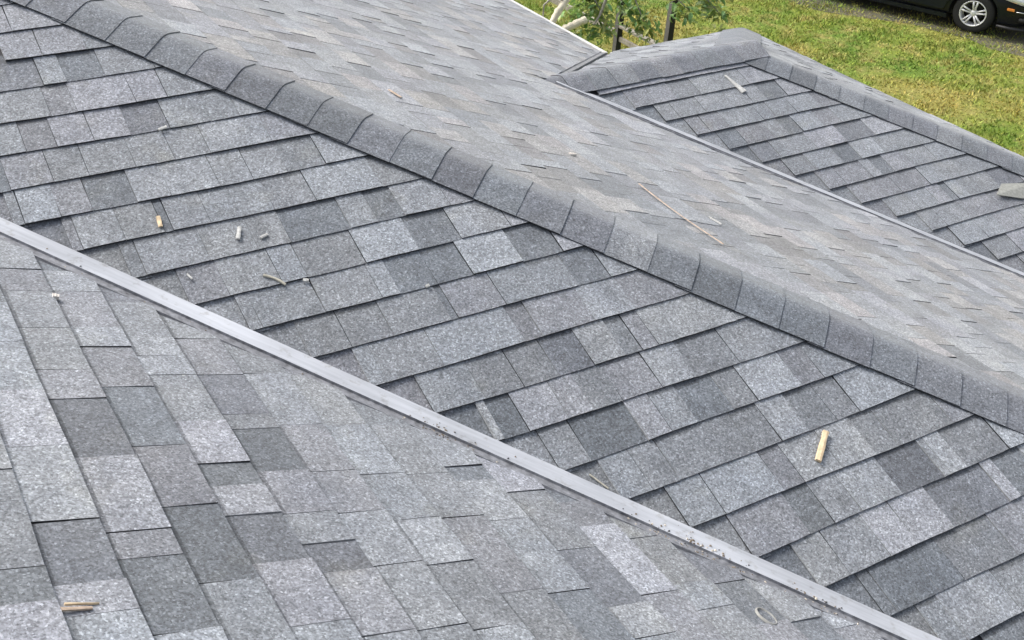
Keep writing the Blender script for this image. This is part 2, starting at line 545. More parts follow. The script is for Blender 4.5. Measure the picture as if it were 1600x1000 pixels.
# E and F: back slopes of the far wing
ZE = -1.19
YE = YR+(ZR-ZE)/S
rE = random.Random(51)
PE = [(-1, 1, YR+ZR/S-0.06), (0, 1, YE), (0, -1, -YR-0.02), (1, 0, 4.9), (1, -1, (HIP2-YR)-YR-0.03)]
for k in range(0, 13):
    y = YE-k*EC
    for q0, q1, c in spread(1.2, 4.6, rE):
        lay('E', q0, q1, -y, PE, c, rE)
XF = HIP2-V2-ZE/S
PF = [(-1, -1, -HIP2-0.03), (1, 0, XF), (-1, 1, -((HIP2-YR)-YR)-0.03), (0, -1, -0.06)]
for k in range(0, 26):
    x = XF-k*EC
    for q0, q1, c in spread(0.0, 4.1, rE):
        lay('F', q0, q1, -x, PF, c, rE)

# ------------------------------------------------------------------ house
house = tag(empty('house', (0, 0, GROUND)), 'house with hipped and valleyed roof of grey asphalt shingles filling the view', 'house')

def slab(name, poly, sl, h0, h1, m, parent):
    V = [sl.pt(x, y, h) for h in (h0, h1) for x, y in poly]
    n = len(poly)
    Fc = [tuple(range(n-1, -1, -1)), tuple(range(n, 2*n))] + [(i, (i+1) % n, n+(i+1) % n, n+i) for i in range(n)]
    return mesh_obj(name, V, Fc, m, parent)

BIG = [(-9, -9), (9, -9), (9, 9), (-9, 9)]
DECKS = {
    'A': [[(1, 1, -W), (1, 0, 2.3), (0, -1, 5.5), (-1, 0, 5.0)]],
    'B': [[(1, 1, 0), (-1, -1, W), (0, -1, 3.7), (0, 1, 3.6)]],
    'C': [[(-1, -1, 0), (1, 1, V2), (1, 0, 3.9), (0, 1, YR), (-1, 0, 4.2)], [(-1, -1, 0), (1, 0, XE), (0, -1, -YR), (1, -1, -(YR+ZR/S)), (0, 1, 8), (-1, 0, 4.2)]],
    'D': [[(-1, -1, -V2), (1, 1, HIP2), (0, 1, YR), (0, -1, -0.06), (1, 0, 4.32)]],
    'E': [[(-1, 1, YR+ZR/S), (0, 1, YE), (0, -1, -YR), (1, -1, (HIP2-YR)-YR)]],
    'F': [[(-1, -1, -HIP2), (1, 0, XF), (-1, 1, -((HIP2-YR)-YR)), (0, -1, -0.06)]],
}
SLOPE_LABEL = {
    'A': 'near roof slope falling to the right into the white metal valley',
    'B': 'broad roof slope between the white valley metal and the long hip cap',
    'C': 'pale roof slope seen edge-on behind the long hip cap',
    'D': 'far roof slope under the short ridge beside the lawn',
    'E': 'thin sliver of roof behind the short far ridge',
    'F': 'thin sliver of roof beyond the far hip, next to the lawn',
}
slope_obj = {}
for key, plist in DECKS.items():
    parts = []
    for pl in plist:
        poly = clip_all(BIG, pl)
        a2 = sum(poly[i][0]*poly[(i+1) % len(poly)][1]-poly[(i+1) % len(poly)][0]*poly[i][1] for i in range(len(poly)))
        if a2 < 0:
            poly = poly[::-1]
        V = [SL[key].pt(x, y, h) for h in (-0.045, -0.019) for x, y in poly]
        n = len(poly)
        parts.append((V, [tuple(range(n-1, -1, -1)), tuple(range(n, 2*n))] + [(i, (i+1) % n, n+(i+1) % n, n+i) for i in range(n)]))
    V, Fc = merge(parts)
    slope_obj[key] = tag(mesh_obj('roof_slope', V, Fc, M_DECK, house), SLOPE_LABEL[key])

# the 300 tabs that show largest are shingles of their own, the rest one mass
def score(m):
    V = m[0]
    c = sum(V, Vector())/len(V)
    p = project(c)
    if p is None or not (-15 < p[0] < 1615 and -15 < p[1] < 1015):
        return 0.0
    f = max((f for f, k in zip(m[1], m[2]) if k == 0), key=len)
    pp = [project(V[i]) for i in f]
    if None in pp:
        return 0.0
    n = len(pp)
    return abs(sum(pp[i][0]*pp[(i+1) % n][1]-pp[(i+1) % n][0]*pp[i][1] for i in range(n)))/2
sc = [(score(t[1]), i) for i, t in enumerate(TABS)]
best = {i for s_, i in sorted(sc, reverse=True)[:300] if s_ > 0}
rest_V, rest_F, rest_m, rest_t = [], [], [], []
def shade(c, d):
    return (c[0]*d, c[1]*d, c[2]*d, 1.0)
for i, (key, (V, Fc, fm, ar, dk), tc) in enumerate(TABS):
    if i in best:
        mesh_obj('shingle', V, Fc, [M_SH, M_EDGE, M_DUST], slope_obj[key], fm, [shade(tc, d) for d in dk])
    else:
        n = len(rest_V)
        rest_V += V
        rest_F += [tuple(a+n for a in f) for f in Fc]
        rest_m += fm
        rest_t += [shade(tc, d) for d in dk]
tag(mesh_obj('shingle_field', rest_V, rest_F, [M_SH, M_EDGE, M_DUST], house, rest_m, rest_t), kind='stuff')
for key, q0, q1, rb, planes, c in UNDER:
    m = tab_mesh(SL[key], q0, q1, rb-EC*0.05, planes, c, lift=0.0005, length=1.15, drop=0.0045)
    if m and score(m) > 0:
        mesh_obj('valley_shingle', m[0], m[1], [M_SH, M_EDGE, M_DUST], slope_obj[key], m[2], [tint_of(c)]*len(m[1]))

# cap shingles bent over hips and the ridge
CAPX = 0.1553
def cap_run(apex, down, dL, nL, dR, nR, u_start, u_end, base, half=0.142, phase=0.0, keep=True, label=None):
    """apex: point on the hip line, down: unit vector along it, dL/dR: unit vectors down both slopes"""
    part = empty('hip_cap', tuple(apex + down*((u_start+u_end)/2)))
    attach(part, house)
    if label:
        part['label'] = label
    rr = random.Random(int(abs(u_start)*1000)+5)
    nn = ((nL+nR)/2).normalized()
    u = u_start
    while u < u_end:
        h_b, h_u = base+0.0050+rr.uniform(-0.0006, 0.0014), base+0.0012
        L = CAPX*1.35
        hw = half*rr.uniform(0.975, 1.025)
        prof = []
        for s_, d_, n_ in ((1, dL, nL), (0, None, nn), (-1, dR, nR)):
            if s_ == 1:
                for q in (hw, hw*0.72, hw*0.42, hw*0.2):
                    prof.append((d_*q, n_, -0.002*(q/hw)**2))
            elif s_ == 0:
                prof.append((Vector((0, 0, 0)), nn, -0.0035))
            else:
                for q in (hw*0.2, hw*0.42, hw*0.72, hw):
                    prof.append((d_*q, n_, -0.002*(q/hw)**2))
        V = []
        sk = rr.uniform(-0.004, 0.004)
        bm_ = 2 if rr.random() < 0.7 else 1
        nP = len(prof)
        for lay_ in (0, 1):
            for e, hh in ((0, h_b), (1, h_u)):
                for i, (v, n_, dh) in enumerate(prof):
                    uu = u - e*L + sk*(i/(nP-1)-0.5)*(1-e) + (rr.uniform(-0.001, 0.001) if not lay_ else 0)
                    V.append(apex + down*uu + v + n_*(hh+dh+(0.0030 if lay_ else 0)))
        Fc, fm = [], []
        o1 = 2*nP
        for i in range(nP-1):
            Fc.append((i, i+1, nP+i+1, nP+i)); fm.append(1)
            Fc.append((o1+i, o1+nP+i, o1+nP+i+1, o1+i+1)); fm.append(0)
            Fc.append((i, o1+i, o1+i+1, i+1)); fm.append(bm_)
            Fc.append((nP+i, nP+i+1, o1+nP+i+1, o1+nP+i)); fm.append(1)
        for i in (0, nP-1):
            Fc.append((i, nP+i, o1+nP+i, o1+i)); fm.append(1)
        bmv = V
        tc = tint_of(('m' if abs(u-0.075) < 0.06 and base == 0.0 and half < 0.145 else rr.choice('Dddddn'))+rr.choice(('', '', '', 'p')), rr)
        o = mesh_obj('cap_shingle', bmv, Fc, [M_SH, M_EDGE, M_DUST], part, fm, [tc]*len(Fc))
        bm = bmesh.new(); bm.from_mesh(o.data); bmesh.ops.recalc_face_normals(bm, faces=bm.faces)
        bm.to_mesh(o.data); bm.free()
        o.data.polygons.foreach_set('use_smooth', [True]*len(o.data.polygons))
        o.data.set_sharp_from_angle(angle=rad(40))
        u += CAPX*rr.uniform(0.985, 1.015)
    return part

G = Vector((1, -1, -S)).normalized()
def inplane(n, d, away):
    v = n.cross(d).normalized()
    return v if v.dot(away) > 0 else -v
dB = inplane(SL['B'].n, G, Vector((-1, -1, 0)))
dC = inplane(SL['C'].n, G, Vector((1, 1, 0)))
cap_run(Vector((0, 0, 0)), G, dB, SL['B'].n, dC, SL['C'].n, -2.234-12*CAPX, 3.4, 0.0, half=0.140, label='long row of bent cap shingles crossing the picture')
dD = inplane(SL['D'].n, G, Vector((-1, -1, 0)))
dF = inplane(SL['F'].n, G, Vector((1, 1, 0)))
AP2 = Vector((HIP2-YR, YR, ZR))
cap_run(AP2, G, dD, SL['D'].n, dF, SL['F'].n, 0.20, 2.25, 0.0, half=0.150, label='row of cap shingles along the far hip beside the lawn')
XD = Vector((1, 0, 0))
dD2 = inplane(SL['D'].n, XD, Vector((0, -1, 0)))
dE2 = inplane(SL['E'].n, XD, Vector((0, 1, 0)))
cap_run(Vector((0, YR, ZR)), -XD, dD2, SL['D'].n, dE2, SL['E'].n, -(HIP2-YR)+0.06, -1.20, 0.006, half=0.150, label='row of cap shingles along the short far ridge')

G3 = Vector((1, 1, -S)).normalized()
dE3 = inplane(SL['E'].n, G3, Vector((-1, 1, 0)))
dF3 = inplane(SL['F'].n, G3, Vector((1, -1, 0)))
cap_run(AP2, G3, dE3, SL['E'].n, dF3, SL['F'].n, 0.32, 2.25, 0.0, half=0.150, label='row of cap shingles on the hidden hip behind the far ridge')

# valley flashing: folded metal with a rib, a flat flange and a hemmed edge
PROF = [(-0.07, -0.013), (-0.012, -0.010), (0.004, 0.003), (0.016, 0.010), (0.088, 0.0012), (0.089, -0.0062), (0.118, -0.0085), (0.121, -0.003), (0.128, -0.003), (0.131, -0.012), (0.17, -0.016)]
def flashing(origin, down, side, n, u0_, u1_, prof, label, rib_mats, other_side=None):
    V, Fc, fm = [], [], []
    N = 40
    rr = random.Random(3)
    for i in range(N+1):
        u = u0_+(u1_-u0_)*i/N
        for a, h in prof:
            wob = rr.uniform(-0.0008, 0.0008)
            V.append(origin + down*u + side*(a+wob) + n*(h+wob))
    P = len(prof)
    for i in range(N):
        for k in range(P-1):
            Fc.append((i*P+k, i*P+k+1, (i+1)*P+k+1, (i+1)*P+k))
            fm.append(rib_mats[k])
    o = mesh_obj('valley_flashing', V, Fc, [M_FLASH, M_FLASHG], house, fm)
    bm = bmesh.new(); bm.from_mesh(o.data); bmesh.ops.recalc_face_normals(bm, faces=bm.faces); bm.to_mesh(o.data); bm.free()
    sd = o.modifiers.new('thickness', 'SOLIDIFY'); sd.thickness = 0.001; sd.offset = -1
    o['label'] = label
    return o
RM = [1, 0, 0, 0, 1, 1, 1, 1, 1, 1]
dA = inplane(SL['A'].n, G, Vector((-1, -1, 0)))
flashing(Vector((-W, 0, 0)), G, dA, SL['A'].n, -3.4, 3.3, PROF, 'white metal valley flashing with a folded rib, in front', RM)
dCv = inplane(SL['C'].n, G, Vector((-1, -1, 0)))
flashing(SL['C'].pt(0, V2), G, dCv, SL['C'].n, (-ZR/S)*1.468, 5.2, [(a*0.8, h*0.8-0.002) for a, h in PROF], 'pale metal valley flashing along the far slope', RM)
G2 = Vector((1, 1, -S)).normalized()
dC3 = inplane(SL['C'].n, G2, Vector((-1, 1, 0)))
flashing(Vector((-ZR/S, YR, ZR-0.012)), G2, dC3, SL['C'].n, 0.0, 2.3, [(a*0.35, h*0.6-0.004) for a, h in PROF], 'short valley flashing behind the far ridge', [1]*10)

# eave trim
def drip(name, a, b, out, w, d, m, label=None):
    a, b, out = Vector(a), Vector(b), Vector(out)
    V = []
    for p in (a, b):
        V += [p - out*0.03 + Vector((0, 0, 0.004)), p + out*w + Vector((0, 0, -0.002)), p + out*w + Vector((0, 0, -d)), p - out*0.03 + Vector((0, 0, -d))]
    Fc = [(0, 1, 5, 4), (1, 2, 6, 5), (2, 3, 7, 6), (3, 0, 4, 7), (0, 3, 2, 1), (4, 5, 6, 7)]
    o = mesh_obj(name, V, Fc, m, house)
    if label:
        o['label'] = label
    return o
ze_c = SL['C'].pt(XE, 0).z
drip('drip_edge', (XE, YE+0.03, ze_c-0.004), (XE, 8.0, ze_c-0.004), (1, 0, 0), 0.022, 0.14, M_WHITE, 'white drip edge along the eave above the tree')
ze_e = SL['E'].pt(0, YE).z
drip('drip_edge', (XE+0.03, YE, ze_e-0.012), (XF, YE, ze_e-0.012), (0, 1, 0), 0.012, 0.12, M_WHITE)
ze_f = SL['F'].pt(XF, 0).z
drip('drip_edge', (XF, 0.06, ze_f-0.012), (XF, YE, ze_f-0.012), (1, 0, 0), 0.012, 0.12, M_WHITE)
drip('drip_edge', (4.32, 0.06, SL['D'].pt(0, 0.06).z-0.012), (3.9, 0.06, SL['D'].pt(0, 0.06).z-0.012), (0, -1, 0), 0.012, 0.12, M_WHITE)
drip('drip_edge', (3.9, -3.7, SL['C'].pt(3.9, 0).z-0.012), (3.9, 0.03, SL['C'].pt(3.9, 0).z-0.012), (1, 0, 0), 0.012, 0.12, M_WHITE)

# walls, standing under the eaves down to the ground
for (x0, x1, y0, y1, zt) in ((-4.6, 2.55, -3.2, 7.7, -1.60), (2.56, 3.8, 0.6, 3.6, -1.62), (-4.6, 1.7, -5.2, -3.21, -1.60)):
    V, Fc = boxv(x0, x1, y0, y1, GROUND-0.05, zt)
    mesh_obj('wall', V, Fc, M_WALL, house)

# ------------------------------------------------------------------ ground
def lawn_mat(name, blade):
    m, nt, b = mat(name)
    P = pos(nt)
    f1 = noise(nt, 0.55, 4, 0.6, P)
    f2 = noise(nt, 3.0, 4, 0.65, P)
    f3 = noise(nt, 26, 3, 0.7, P)
    base = ramp(nt, f1, [(0.36, (0.155, 0.265, 0.042)), (0.50, (0.24, 0.315, 0.058)), (0.64, (0.36, 0.335, 0.095))])
    dry = ramp(nt, f2, [(0.45, 0.0), (0.68, 1.0)])
    c = mul(nt, base, (0.37, 0.355, 0.12), 'MIX', dry)
    v = ramp(nt, f3, [(0.3, 0.72), (0.7, 1.25)])
    c = mul(nt, c, v)
    if blade:
        at = node(nt, 'ShaderNodeAttribute', attribute_name='tint')
        c = mul(nt, c, at.outputs['Color'])
    else:
        c = mul(nt, c, (0.62, 0.60, 0.52))
    nt.links.new(c, b.inputs['Base Color'])
    b.inputs['Roughness'].default_value = 0.8
    b.inputs['Specular IOR Level'].default_value = 0.2
    return m
V, Fc = [], []
ng = 60
def ground_z(x, y):
    d = max(0.0, math.hypot(x-8, y-8)-40)
    return GROUND
xs = [-600, -200, -60, -20] + [-20+i*1.0+1 for i in range(60)] + [60, 100, 220, 600]
for yv in xs:
    for xv in xs:
        inner = abs(xv) <= 45 and abs(yv) <= 45
        V.append((xv, yv, ground_z(xv, yv) if inner else GROUND))
n = len(xs)
for i in range(n-1):
    for j in range(n-1):
        Fc.append((i*n+j, i*n+j+1, (i+1)*n+j+1, (i+1)*n+j))
tag(mesh_obj('ground', V, Fc, lawn_mat('lawn_soil', False), smooth=True), kind='structure')

# grass blades where the lawn can be seen
CAR_F = Vector((0.39, -0.921, 0)).normalized()
CAR_L = Vector((-CAR_F.y, CAR_F.x, 0))
CAR_O = Vector((14.14, 9.02, GROUND)) - CAR_F*1.33 + CAR_L*0.80
def on_drive(x, y):
    d = Vector((x, y, 0)) - Vector((CAR_O.x, CAR_O.y, 0))
    return d.dot(CAR_L)
gr = np.random.default_rng(5)
NB = 330000
X = gr.uniform(5.2, 22, NB); Y = gr.uniform(0.5, 19, NB)
Z = np.full(NB, GROUND)
Q = np.stack([X, Y, Z], 1) - np.array(CAM)
dep = Q @ np.array(fw)
px = 800+PPX+F_PX*(Q @ np.array(rt))/dep
py = 500+PPY-F_PX*(Q @ np.array(up))/dep
lat = (X-CAR_O.x)*CAR_L.x + (Y-CAR_O.y)*CAR_L.y
edge = -0.95 + 0.25*np.sin(X*1.7+Y) + gr.normal(0, 0.22, NB)
keep = (px > 700) & (px < 1900) & (py > -160) & (py < 330) & ((lat < edge) | (gr.uniform(0, 1, NB) < 0.16)) & (lat < 3)
X, Y, Z = X[keep], Y[keep], Z[keep]
NB = len(X)
hgt = gr.uniform(0.02, 0.055, NB)*(1+0.5*np.sin(X*3.1+np.sin(Y*2.3)*2)*np.sin(Y*4.1+X)); wid = gr.uniform(0.006, 0.014, NB)
ang = gr.uniform(0, 2*np.pi, NB); lean = gr.uniform(0.01, 0.06, NB); la = gr.uniform(0, 2*np.pi, NB)
base = np.stack([X, Y, Z-0.004], 1)
sd_ = np.stack([np.cos(ang)*wid, np.sin(ang)*wid, np.zeros(NB)], 1)
tip = base + np.stack([np.cos(la)*lean, np.sin(la)*lean, hgt], 1)
co = np.stack([base-sd_, base+sd_, tip], 1).reshape(-1, 3)
me = bpy.data.meshes.new('grass')
me.vertices.add(NB*3); me.vertices.foreach_set('co', co.astype(np.float32).ravel())
me.loops.add(NB*3); me.loops.foreach_set('vertex_index', np.arange(NB*3, dtype=np.int32))
me.polygons.add(NB); me.polygons.foreach_set('loop_start', np.arange(0, NB*3, 3, dtype=np.int32))
me.polygons.foreach_set('loop_total', np.full(NB, 3, dtype=np.int32))
at = me.attributes.new('tint', 'FLOAT_COLOR', 'FACE')
br = gr.uniform(0.75, 1.35, NB)
tc = np.stack([br*gr.uniform(0.9, 1.25, NB), br, br*gr.uniform(0.8, 1.2, NB), np.ones(NB)], 1)
at.data.foreach_set('color', tc.astype(np.float32).ravel())
me.materials.append(lawn_mat('grass_blades', True))
me.update(); me.validate()
go = bpy.data.objects.new('grass', me); COL.objects.link(go)
tag(go, 'short green lawn grass with dry straw patches', 'grass', kind='stuff')

# dirt drive under the car
def dirt_mat():
    m, nt, b = mat('driveway_dirt')
    P = pos(nt)
    c = ramp(nt, noise(nt, 1.6, 5, 0.6, P), [(0.3, (0.06, 0.062, 0.038)), (0.7, (0.12, 0.107, 0.07))])
    c = mul(nt, c, ramp(nt, noise(nt, 40, 4, 0.7, P), [(0.3, 0.65), (0.7, 1.3)]))
    nt.links.new(c, b.inputs['Base Color'])
    b.inputs['Roughness'].default_value = 0.95
    return m
V, Fc = [], []
rr = random.Random(9)
N = 60
for i in range(N+1):
    t = -14+28*i/N
    for q, l in enumerate((-1.25+0.22*math.sin(t*1.9)+rr.uniform(-0.1, 0.1), 0.0, 1.9+rr.uniform(-0.15, 0.15))):
        p = Vector((CAR_O.x, CAR_O.y, 0)) + CAR_F*t + CAR_L*l
        V.append((p.x, p.y, GROUND+0.004))
for i in range(N):
    for q in range(2):
        Fc.append((i*3+q, (i+1)*3+q, (i+1)*3+q+1, i*3+q+1))
tag(mesh_obj('driveway', V, Fc, dirt_mat()), kind='structure')

# ------------------------------------------------------------------ car
def paint(name, col, rough=0.30, coat=0.35):
    m, nt, b = mat(name)
    f = noise(nt, 6, 4, 0.6)
    c = ramp(nt, f, [(0.3, tuple(x*0.85 for x in col)), (0.7, tuple(x*1.15 for x in col))])
    nt.links.new(c, b.inputs['Base Color'])
    r_ = ramp(nt, noise(nt, 9, 5, 0.6), [(0.3, rough*0.7), (0.7, rough*1.8)])
    nt.links.new(r_, b.inputs['Roughness'])
    b.inputs['Specular IOR Level'].default_value = 0.22
    b.inputs['Coat Weight'].default_value = coat
    b.inputs['Coat Roughness'].default_value = 0.06
    return m
M_CAR = paint('car_paint_black', (0.006, 0.008, 0.014))
M_TRIM = plain('black_plastic', (0.018, 0.018, 0.019), 0.55, var=0.2)
M_TYRE = plain('tyre_rubber', (0.018, 0.018, 0.018), 0.85, var=0.3, scale=60)
M_ALLOY = plain('silver_alloy', (0.80, 0.80, 0.81), 0.35, metal=0.3, var=0.06, scale=60)
M_CHROME = plain('chrome_trim', (0.75, 0.75, 0.76), 0.15, metal=0.9, var=0.03)
M_LENS = plain('headlight_lens', (0.80, 0.82, 0.84), 0.12, metal=0.35, var=0.04, scale=20)
M_AMBER = plain('amber_lens', (0.70, 0.25, 0.05), 0.25, var=0.1)
M_RED = plain('red_lens', (0.35, 0.02, 0.02), 0.2, var=0.1)
M_GLASS = plain('tinted_glass', (0.015, 0.018, 0.02), 0.06, var=0.1, spec=0.8)

car = tag(empty('car', (CAR_O.x, CAR_O.y, GROUND+0.005)), 'black sedan with silver five-spoke alloy wheels parked beyond the lawn', 'car')
car.rotation_euler.z = math.atan2(CAR_F.y, CAR_F.x)
def car_part(name, V, Fc, m, parent=None, smooth=False, fmat=None):
    V = [Vector(v) for v in V]
    par = parent or car
    me = bpy.data.meshes.new(name)
    me.from_pydata([tuple(v) for v in V], [], Fc)
    for mm in (m if isinstance(m, list) else [m]):
        me.materials.append(mm)
    if fmat:
        me.polygons.foreach_set('material_index', fmat)
    if smooth:
        me.polygons.foreach_set('use_smooth', [True]*len(me.polygons))
    bm = bmesh.new(); bm.from_mesh(me); bmesh.ops.recalc_face_normals(bm, faces=bm.faces); bm.to_mesh(me); bm.free()
    o = bpy.data.objects.new(name, me)
    COL.objects.link(o)
    o.parent = par
    return o

st = [  # x, half width, bottom, shoulder z, top z
    (-2.24, 0.60, 0.42, 0.66, 0.74), (-2.20, 0.72, 0.30, 0.78, 0.90), (-2.05, 0.80, 0.24, 0.84, 0.97), (-1.7, 0.865, 0.22, 0.86, 0.98),
    (-1.2, 0.885, 0.20, 0.86, 0.96), (-0.6, 0.89, 0.20, 0.85, 0.94), (0.0, 0.89, 0.20, 0.84, 0.93), (0.6, 0.89, 0.20, 0.83, 0.93),
    (0.95, 0.885, 0.20, 0.81, 0.93), (1.35, 0.88, 0.20, 0.77, 0.89), (1.7, 0.865, 0.20, 0.72, 0.83), (1.95, 0.82, 0.20, 0.66, 0.76),
    (2.12, 0.74, 0.21, 0.58, 0.66), (2.21, 0.62, 0.25, 0.48, 0.55), (2.24, 0.48, 0.30, 0.44, 0.48)]
def sec(w, zb, zs, zt):
    h = [(0.0, zb), (w*0.80, zb), (w*0.955, zb+0.05), (w*0.985, zb+0.16), (w, (zb+zs)/2+0.04), (w*0.995, zs-0.05), (w*0.965, zs), (w*0.88, zt-0.04), (w*0.6, zt), (0.0, zt+0.02)]
    return h + [(-y, z) for y, z in reversed(h[1:-1])]
V, Fc = [], []
for x, w, zb, zs, zt in st:
    for y, z in sec(w, zb, zs, zt):
        V.append((x, y, z))
n = len(sec(1, 0, 1, 1))
for i in range(len(st)-1):
    for k in range(n):
        Fc.append((i*n+k, i*n+(k+1) % n, (i+1)*n+(k+1) % n, (i+1)*n+k))
Fc.append(tuple(range(n))); Fc.append(tuple((len(st)-1)*n+k for k in range(n)))
body = car_part('body', V, Fc, M_CAR, smooth=True)
AX = (1.33, -1.29)
cutV, cutF = [], []
for ax in AX:
    N = 40
    base = len(cutV)
    for y in (-1.2, 1.2):
        for k in range(N):
            th = 2*math.pi*k/N
            cutV.append((ax+0.365*math.cos(th), y, 0.315+0.365*math.sin(th)))
    for k in range(N):
        cutF.append((base+k, base+(k+1) % N, base+N+(k+1) % N, base+N+k))
    cutF.append(tuple(base+k for k in range(N))); cutF.append(tuple(base+N+k for k in range(N)))
cutter = car_part('wheel_arch_cutter', cutV, cutF, M_TRIM)
bmod = body.modifiers.new('arches', 'BOOLEAN')
bmod.operation = 'DIFFERENCE'; bmod.object = cutter; bmod.solver = 'EXACT'
bpy.context.view_layer.update()
dg = bpy.context.evaluated_depsgraph_get()
nm = bpy.data.meshes.new_from_object(body.evaluated_get(dg))
body.modifiers.clear()
body.data = nm
nm.materials.clear(); nm.materials.append(M_CAR)
nm.polygons.foreach_set('use_smooth', [True]*len(nm.polygons))
try:
    nm.set_sharp_from_angle(angle=rad(38))
except Exception:
    pass
bpy.data.objects.remove(cutter)
# cabin
V = []
for z, x0, x1, w in ((0.92, -1.75, 0.95, 0.80), (1.22, -1.25, 0.38, 0.70), (1.42, -0.85, 0.02, 0.60), (1.46, -0.6, -0.2, 0.45)):
    V += [(x0, -w, z), (x1, -w, z), (x1, w, z), (x0, w, z)]
Fc = []
for i in range(2):
    for k in range(4):
        Fc.append((i*4+k, i*4+(k+1) % 4, i*4+4+(k+1) % 4, i*4+4+k))
car_part('window', V[:12], Fc, M_GLASS)
Fc = [(k, (k+1) % 4, 4+(k+1) % 4, 4+k) for k in range(4)] + [(4, 5, 6, 7)]
car_part('roof', [(a, b, c+0.006) for a, b, c in V[8:16]], Fc, M_CAR, smooth=True)
for sgn in (-1, 1):
    for bx in (-0.42, 0.93, -1.72):
        tx = {-0.42: -0.4, 0.93: 0.02, -1.72: -0.85}[bx]
        v, f = tube([(bx, sgn*0.805, 0.91), ((bx+tx)/2, sgn*0.71, 1.21), (tx, sgn*0.61, 1.42)], [0.035, 0.03, 0.03], 6)
        car_part('pillar', v, f, M_CAR, smooth=True)
    v, f = tube([(0.80, sgn*0.84, 0.96), (0.80, sgn*0.93, 0.99), (0.78, sgn*1.02, 1.0)], [0.03, 0.075, 0.05], 10)
    car_part('mirror', v, f, M_CAR, smooth=True)
    for dx in (0.10, -0.95):
        # door panel seam and handle
        pl = [(dx+0.78, 0.30), (dx+0.86, 0.55), (dx+0.84, 0.84), (dx-0.16, 0.86), (dx-0.18, 0.30)] if dx > 0 else [(dx+0.82, 0.30), (dx+0.84, 0.86), (dx-0.05, 0.88), (dx-0.02, 0.66), (dx+0.18, 0.30)]
        yy = sgn*0.893
        V2_ = [(x, yy, z) for x, z in pl] + [(x, yy-sgn*0.03, z) for x, z in pl]
        m_ = len(pl)
        f2 = [tuple(range(m_)), tuple(range(m_, 2*m_))] + [(i, (i+1) % m_, m_+(i+1) % m_, m_+i) for i in range(m_)]
        d = car_part('door', V2_, f2, M_CAR)
        v, f = tube([(dx-0.10, yy+sgn*0.012, 0.78), (dx-0.02, yy+sgn*0.03, 0.785), (dx+0.06, yy+sgn*0.012, 0.78)], [0.012, 0.016, 0.012], 8)
        car_part('handle', v, f, M_CHROME, parent=d, smooth=True)
    v, f = boxv(-0.92, 0.95, min(sgn*0.84, sgn*0.885), max(sgn*0.84, sgn*0.885), 0.17, 0.235)
    car_part('side_skirt', v, f, M_CAR)
    # headlight: wrap-round lens set into the wing
    V, Fc = [], []
    cols = [(1.72, 0.868, 0.640, 0.735), (1.82, 0.852, 0.615, 0.735), (1.93, 0.832, 0.595, 0.715), (2.03, 0.795, 0.575, 0.685), (2.12, 0.742, 0.560, 0.645), (2.185, 0.66, 0.545, 0.600)]
    for x, y, z0, z1 in cols:
        for q in range(4):
            z = z0+(z1-z0)*q/3
            bulge = 0.012*math.sin(math.pi*q/3)+0.006
            V.append((x+0.012, sgn*(y+bulge-0.03*q/3), z))
    for i in range(len(cols)-1):
        for q in range(3):
            Fc.append((i*4+q, (i+1)*4+q, (i+1)*4+q+1, i*4+q+1))
    hl = car_part('headlight', V, Fc, M_LENS, smooth=True)
    so = hl.modifiers.new('depth', 'SOLIDIFY'); so.thickness = 0.03; so.offset = -1 if sgn > 0 else -1
    # amber side marker
    v, f = boxv(1.80, 1.91, min(sgn*0.84, sgn*0.868), max(sgn*0.84, sgn*0.868), 0.475, 0.515)
    mk = car_part('side_marker', v, f, M_AMBER)
    bv = mk.modifiers.new('round', 'BEVEL'); bv.width = 0.008; bv.segments = 2
    # chrome strip along the bumper
    v, f = tube([(1.93, sgn*0.842, 0.475), (2.04, sgn*0.80, 0.468), (2.14, sgn*0.735, 0.46), (2.225, sgn*0.60, 0.452), (2.255, sgn*0.35, 0.45)], [0.008, 0.011, 0.011, 0.011, 0.010], 8)
    car_part('chrome_strip', v, f, M_CHROME, smooth=True)
    # lower bumper lip and fog recess
    v, f = tube([(1.71, sgn*0.865, 0.215), (1.9, sgn*0.845, 0.20), (2.08, sgn*0.775, 0.195), (2.2, sgn*0.64, 0.20), (2.27, sgn*0.3, 0.205)], [0.02, 0.028, 0.03, 0.03, 0.03], 8)
    car_part('bumper_lip', v, f, M_TRIM, smooth=True)
    v, f = tube([(1.99, sgn*0.80, 0.35), (2.10, sgn*0.745, 0.345), (2.19, sgn*0.64, 0.34)], [0.03, 0.05, 0.045], 10)
    car_part('fog_recess', v, f, M_TRIM, smooth=True)
    v, f = boxv(-2.21, -2.06, min(sgn*0.55, sgn*0.78), max(sgn*0.55, sgn*0.78), 0.66, 0.82)
    car_part('tail_light', v, f, M_RED)
v, f = tube([(2.262, -0.42, 0.50), (2.275, 0, 0.50), (2.262, 0.42, 0.50)], [0.05, 0.06, 0.05], 8)
car_part('grille', v, f, M_TRIM, smooth=True)

